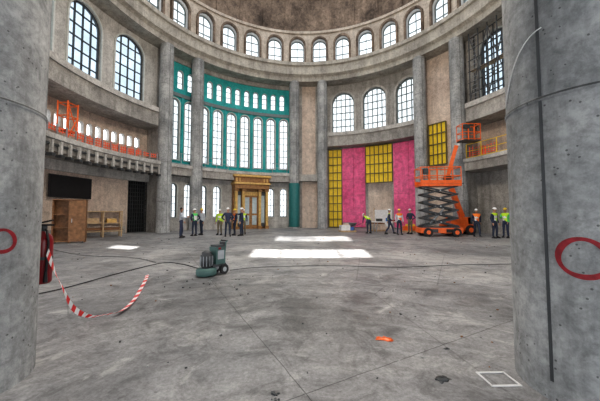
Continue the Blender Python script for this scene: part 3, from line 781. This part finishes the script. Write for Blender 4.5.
    if pose != 'bend': up = Vector((0, .05, 1)).normalized()
    R = Vector((0, 0, 1)).rotation_difference(up).to_matrix()
    tw = Matrix.Rotation(rd.uniform(-.5, .5), 3, 'Z'); R = R @ tw
    hc = hb+up*.085
    def L(x, y, z): return hc+R @ Vector((x, y, z))
    mb.ell(hc, (.074, .092, .112), 'skin', 16, 12, R); mb.ell(L(0, .03, -.055), (.052, .055, .055), 'skin', 12, 8, R)
    mb.cyl(L(0, .085, .012), L(0, .108, -.022), .008, .016, 'skin', 8)
    for sx in (-1, 1):
        mb.ell(L(sx*.03, .082, .008), (.013, .008, .008), 'white', 8, 6, R); mb.ell(L(sx*.03, .089, .008), (.006, .004, .006), 'hair', 6, 5, R)
        mb.box(L(sx*.03, .088, .028), (.03, .008, .006), 'hair'); mb.ell(L(sx*.076, -.005, -.005), (.01, .02, .03), 'skin', 8, 6, R)
    mb.box(L(0, .088, -.055), (.04, .01, .008), 'ringred')
    mb.ell(L(0, -.018, .012), (.079, .086, .106), 'hair', 14, 8, R, -.35)
    if hat:
        mb.ell(L(0, 0, .035), (.095, .115, .10), hat, 16, 7, R, 0.0); mb.ell(L(0, .03, .035), (.10, .135, .012), hat, 16, 4, R)
        mb.box(L(0, 0, .13), (.025, .14, .015), hat)
    for s_, X in (('L', -1), ('R', 1)):
        w = JV['w'+s_]; d = (w-JV['e'+s_]).normalized(); sidev = Vector((0, 1, 0)) if abs(d.y) < .8 else Vector((0, 0, 1))
        q = (sidev-d*sidev.dot(d)).normalized(); nrm = d.cross(q).normalized()*(-X)
        Rm = Matrix((q, nrm, d)).transposed()
        mb.ell(w+d*.045, (.040, .018, .052), 'skin', 10, 7, Rm)
        for i, ln in enumerate((.072, .082, .076, .06)):
            b0 = w+d*.08+q*(.03-.02*i); mb.tube([b0-d*.012, b0+d*ln*.4-nrm*.004, b0+d*ln*.75+nrm*.014*-1, b0+d*ln*.95+nrm*.03*-1], [.0095, .009, .008, .006], 'skin', 6)
        b0 = w+d*.025+q*.032; mb.tube([b0, b0+q*.022+d*.02, b0+q*.03+d*.045, b0+q*.026+d*.062], [.011, .010, .009, .007], 'skin', 6)
    mb.v = [(x*k, y*k, z*k) for x, y, z in mb.v]
    zmin = min(v[2] for v in mb.v); mb.v = [(x, y, z-zmin+.003) for x, y, z in mb.v]
    return mb.obj(name, loc=(loc[0], loc[1], 0), rz=radians(face))
# world positions (x, y, facing, pose, top, sleeve, trousers, helmet, height)
ppl = [(-7.06, 16.2, -60, 'talk', 'shirtw', 'shirtw', 'navy', None, 1.78), (-6.76, 17.5, 60, 'hips', 'green', 'navy', 'jean', 'hatw', 1.72), (-6.63, 18.4, 150, 'stand', 'shirtw', 'shirtw', 'jean', 'haty', 1.75),
       (-5.38, 18.3, 170, 'stand', 'vest_y', 'vest_y', 'khaki', 'hatw', 1.7), (-4.55, 17.2, 200, 'hips', 'navy', 'navy', 'jean', 'hatw', 1.78), (-4.30, 18.0, 130, 'talk', 'vest_o', 'navy', 'jean', 'haty', 1.72),
       (-3.75, 17.6, 100, 'point', 'navy', 'navy', 'jean', 'hatw', 1.78), (-3.95, 19.0, 190, 'stand', 'vest_y', 'navy', 'khaki', 'hatw', 1.72),
       (11.34, 15.9, 200, 'stand', 'vest_y', 'navy', 'jean', 'hatw', 1.75), (12.21, 16.2, 120, 'talk', 'vest_y', 'green', 'navy', 'haty', 1.74), (10.94, 16.9, 160, 'walk', 'vest_o', 'navy', 'jean', 'hatw', 1.7),
       (4.97, 19.6, 30, 'bend', 'vest_y', 'navy', 'jean', 'hatw', 1.72), (6.22, 19.0, 250, 'walk', 'vest_y', 'navy', 'navy', 'hatw', 1.72), (6.77, 18.6, 180, 'stand', 'vest_o', 'shirtw', 'jean', 'haty', 1.72), (7.80, 19.3, 120, 'hips', 'navy', 'navy', 'khaki', 'hatw', 1.75)]
for i, (X, Y, f, ps, a, b, c, hh, ht) in enumerate(ppl): person('construction_worker', (X, Y), f, ps, a, b, c, hh, ht, i)

# ------------------------------------------------------------------ light, sky, camera
w = bpy.data.worlds.new('World'); bpy.context.scene.world = w; w.use_nodes = True
nt = w.node_tree; bg = nt.nodes['Background']
bg.inputs['Color'].default_value = (.93, .96, 1.0, 1); bg.inputs['Strength'].default_value = 2.8
ld = bpy.data.lights.new('sunbeam_lamp', 'SPOT'); ld.energy = 380000; ld.spot_size = radians(35); ld.spot_blend = .1; ld.shadow_soft_size = .22; ld.color = (1, .97, .92)
lo = bpy.data.objects.new('sunbeam_lamp', ld); bpy.context.collection.objects.link(lo); lo.location = (.3, -18, 22)
lo.rotation_euler = (Vector((-1.2, .4, 8.4))-Vector(lo.location)).to_track_quat('-Z', 'Y').to_euler()
ld = bpy.data.lights.new('hall_fill_lamp', 'POINT'); ld.energy = 3000; ld.shadow_soft_size = 1.2; ld.color = (1, .89, .76)  # added fill light without a fixture; lifts the shade under the galleries
lo = bpy.data.objects.new('hall_fill_lamp', ld); bpy.context.collection.objects.link(lo); lo.location = (0.5, 7.5, 12.0)
cd = bpy.data.cameras.new('camera'); cam = bpy.data.objects.new('camera', cd); bpy.context.collection.objects.link(cam)
cam.location = (0, 0, 1.43); cam.rotation_euler = (radians(92.76), 0, 0); cd.sensor_width = 36; cd.lens = 16.32; cd.clip_start = .05; cd.clip_end = 300
bpy.context.scene.camera = cam
vs = bpy.context.scene.view_settings
vs.view_transform = 'Standard'
for lk in ('Medium High Contrast', 'Standard - Medium High Contrast'):
    try: vs.look = lk; print('look', lk); break
    except Exception as e: print(e)
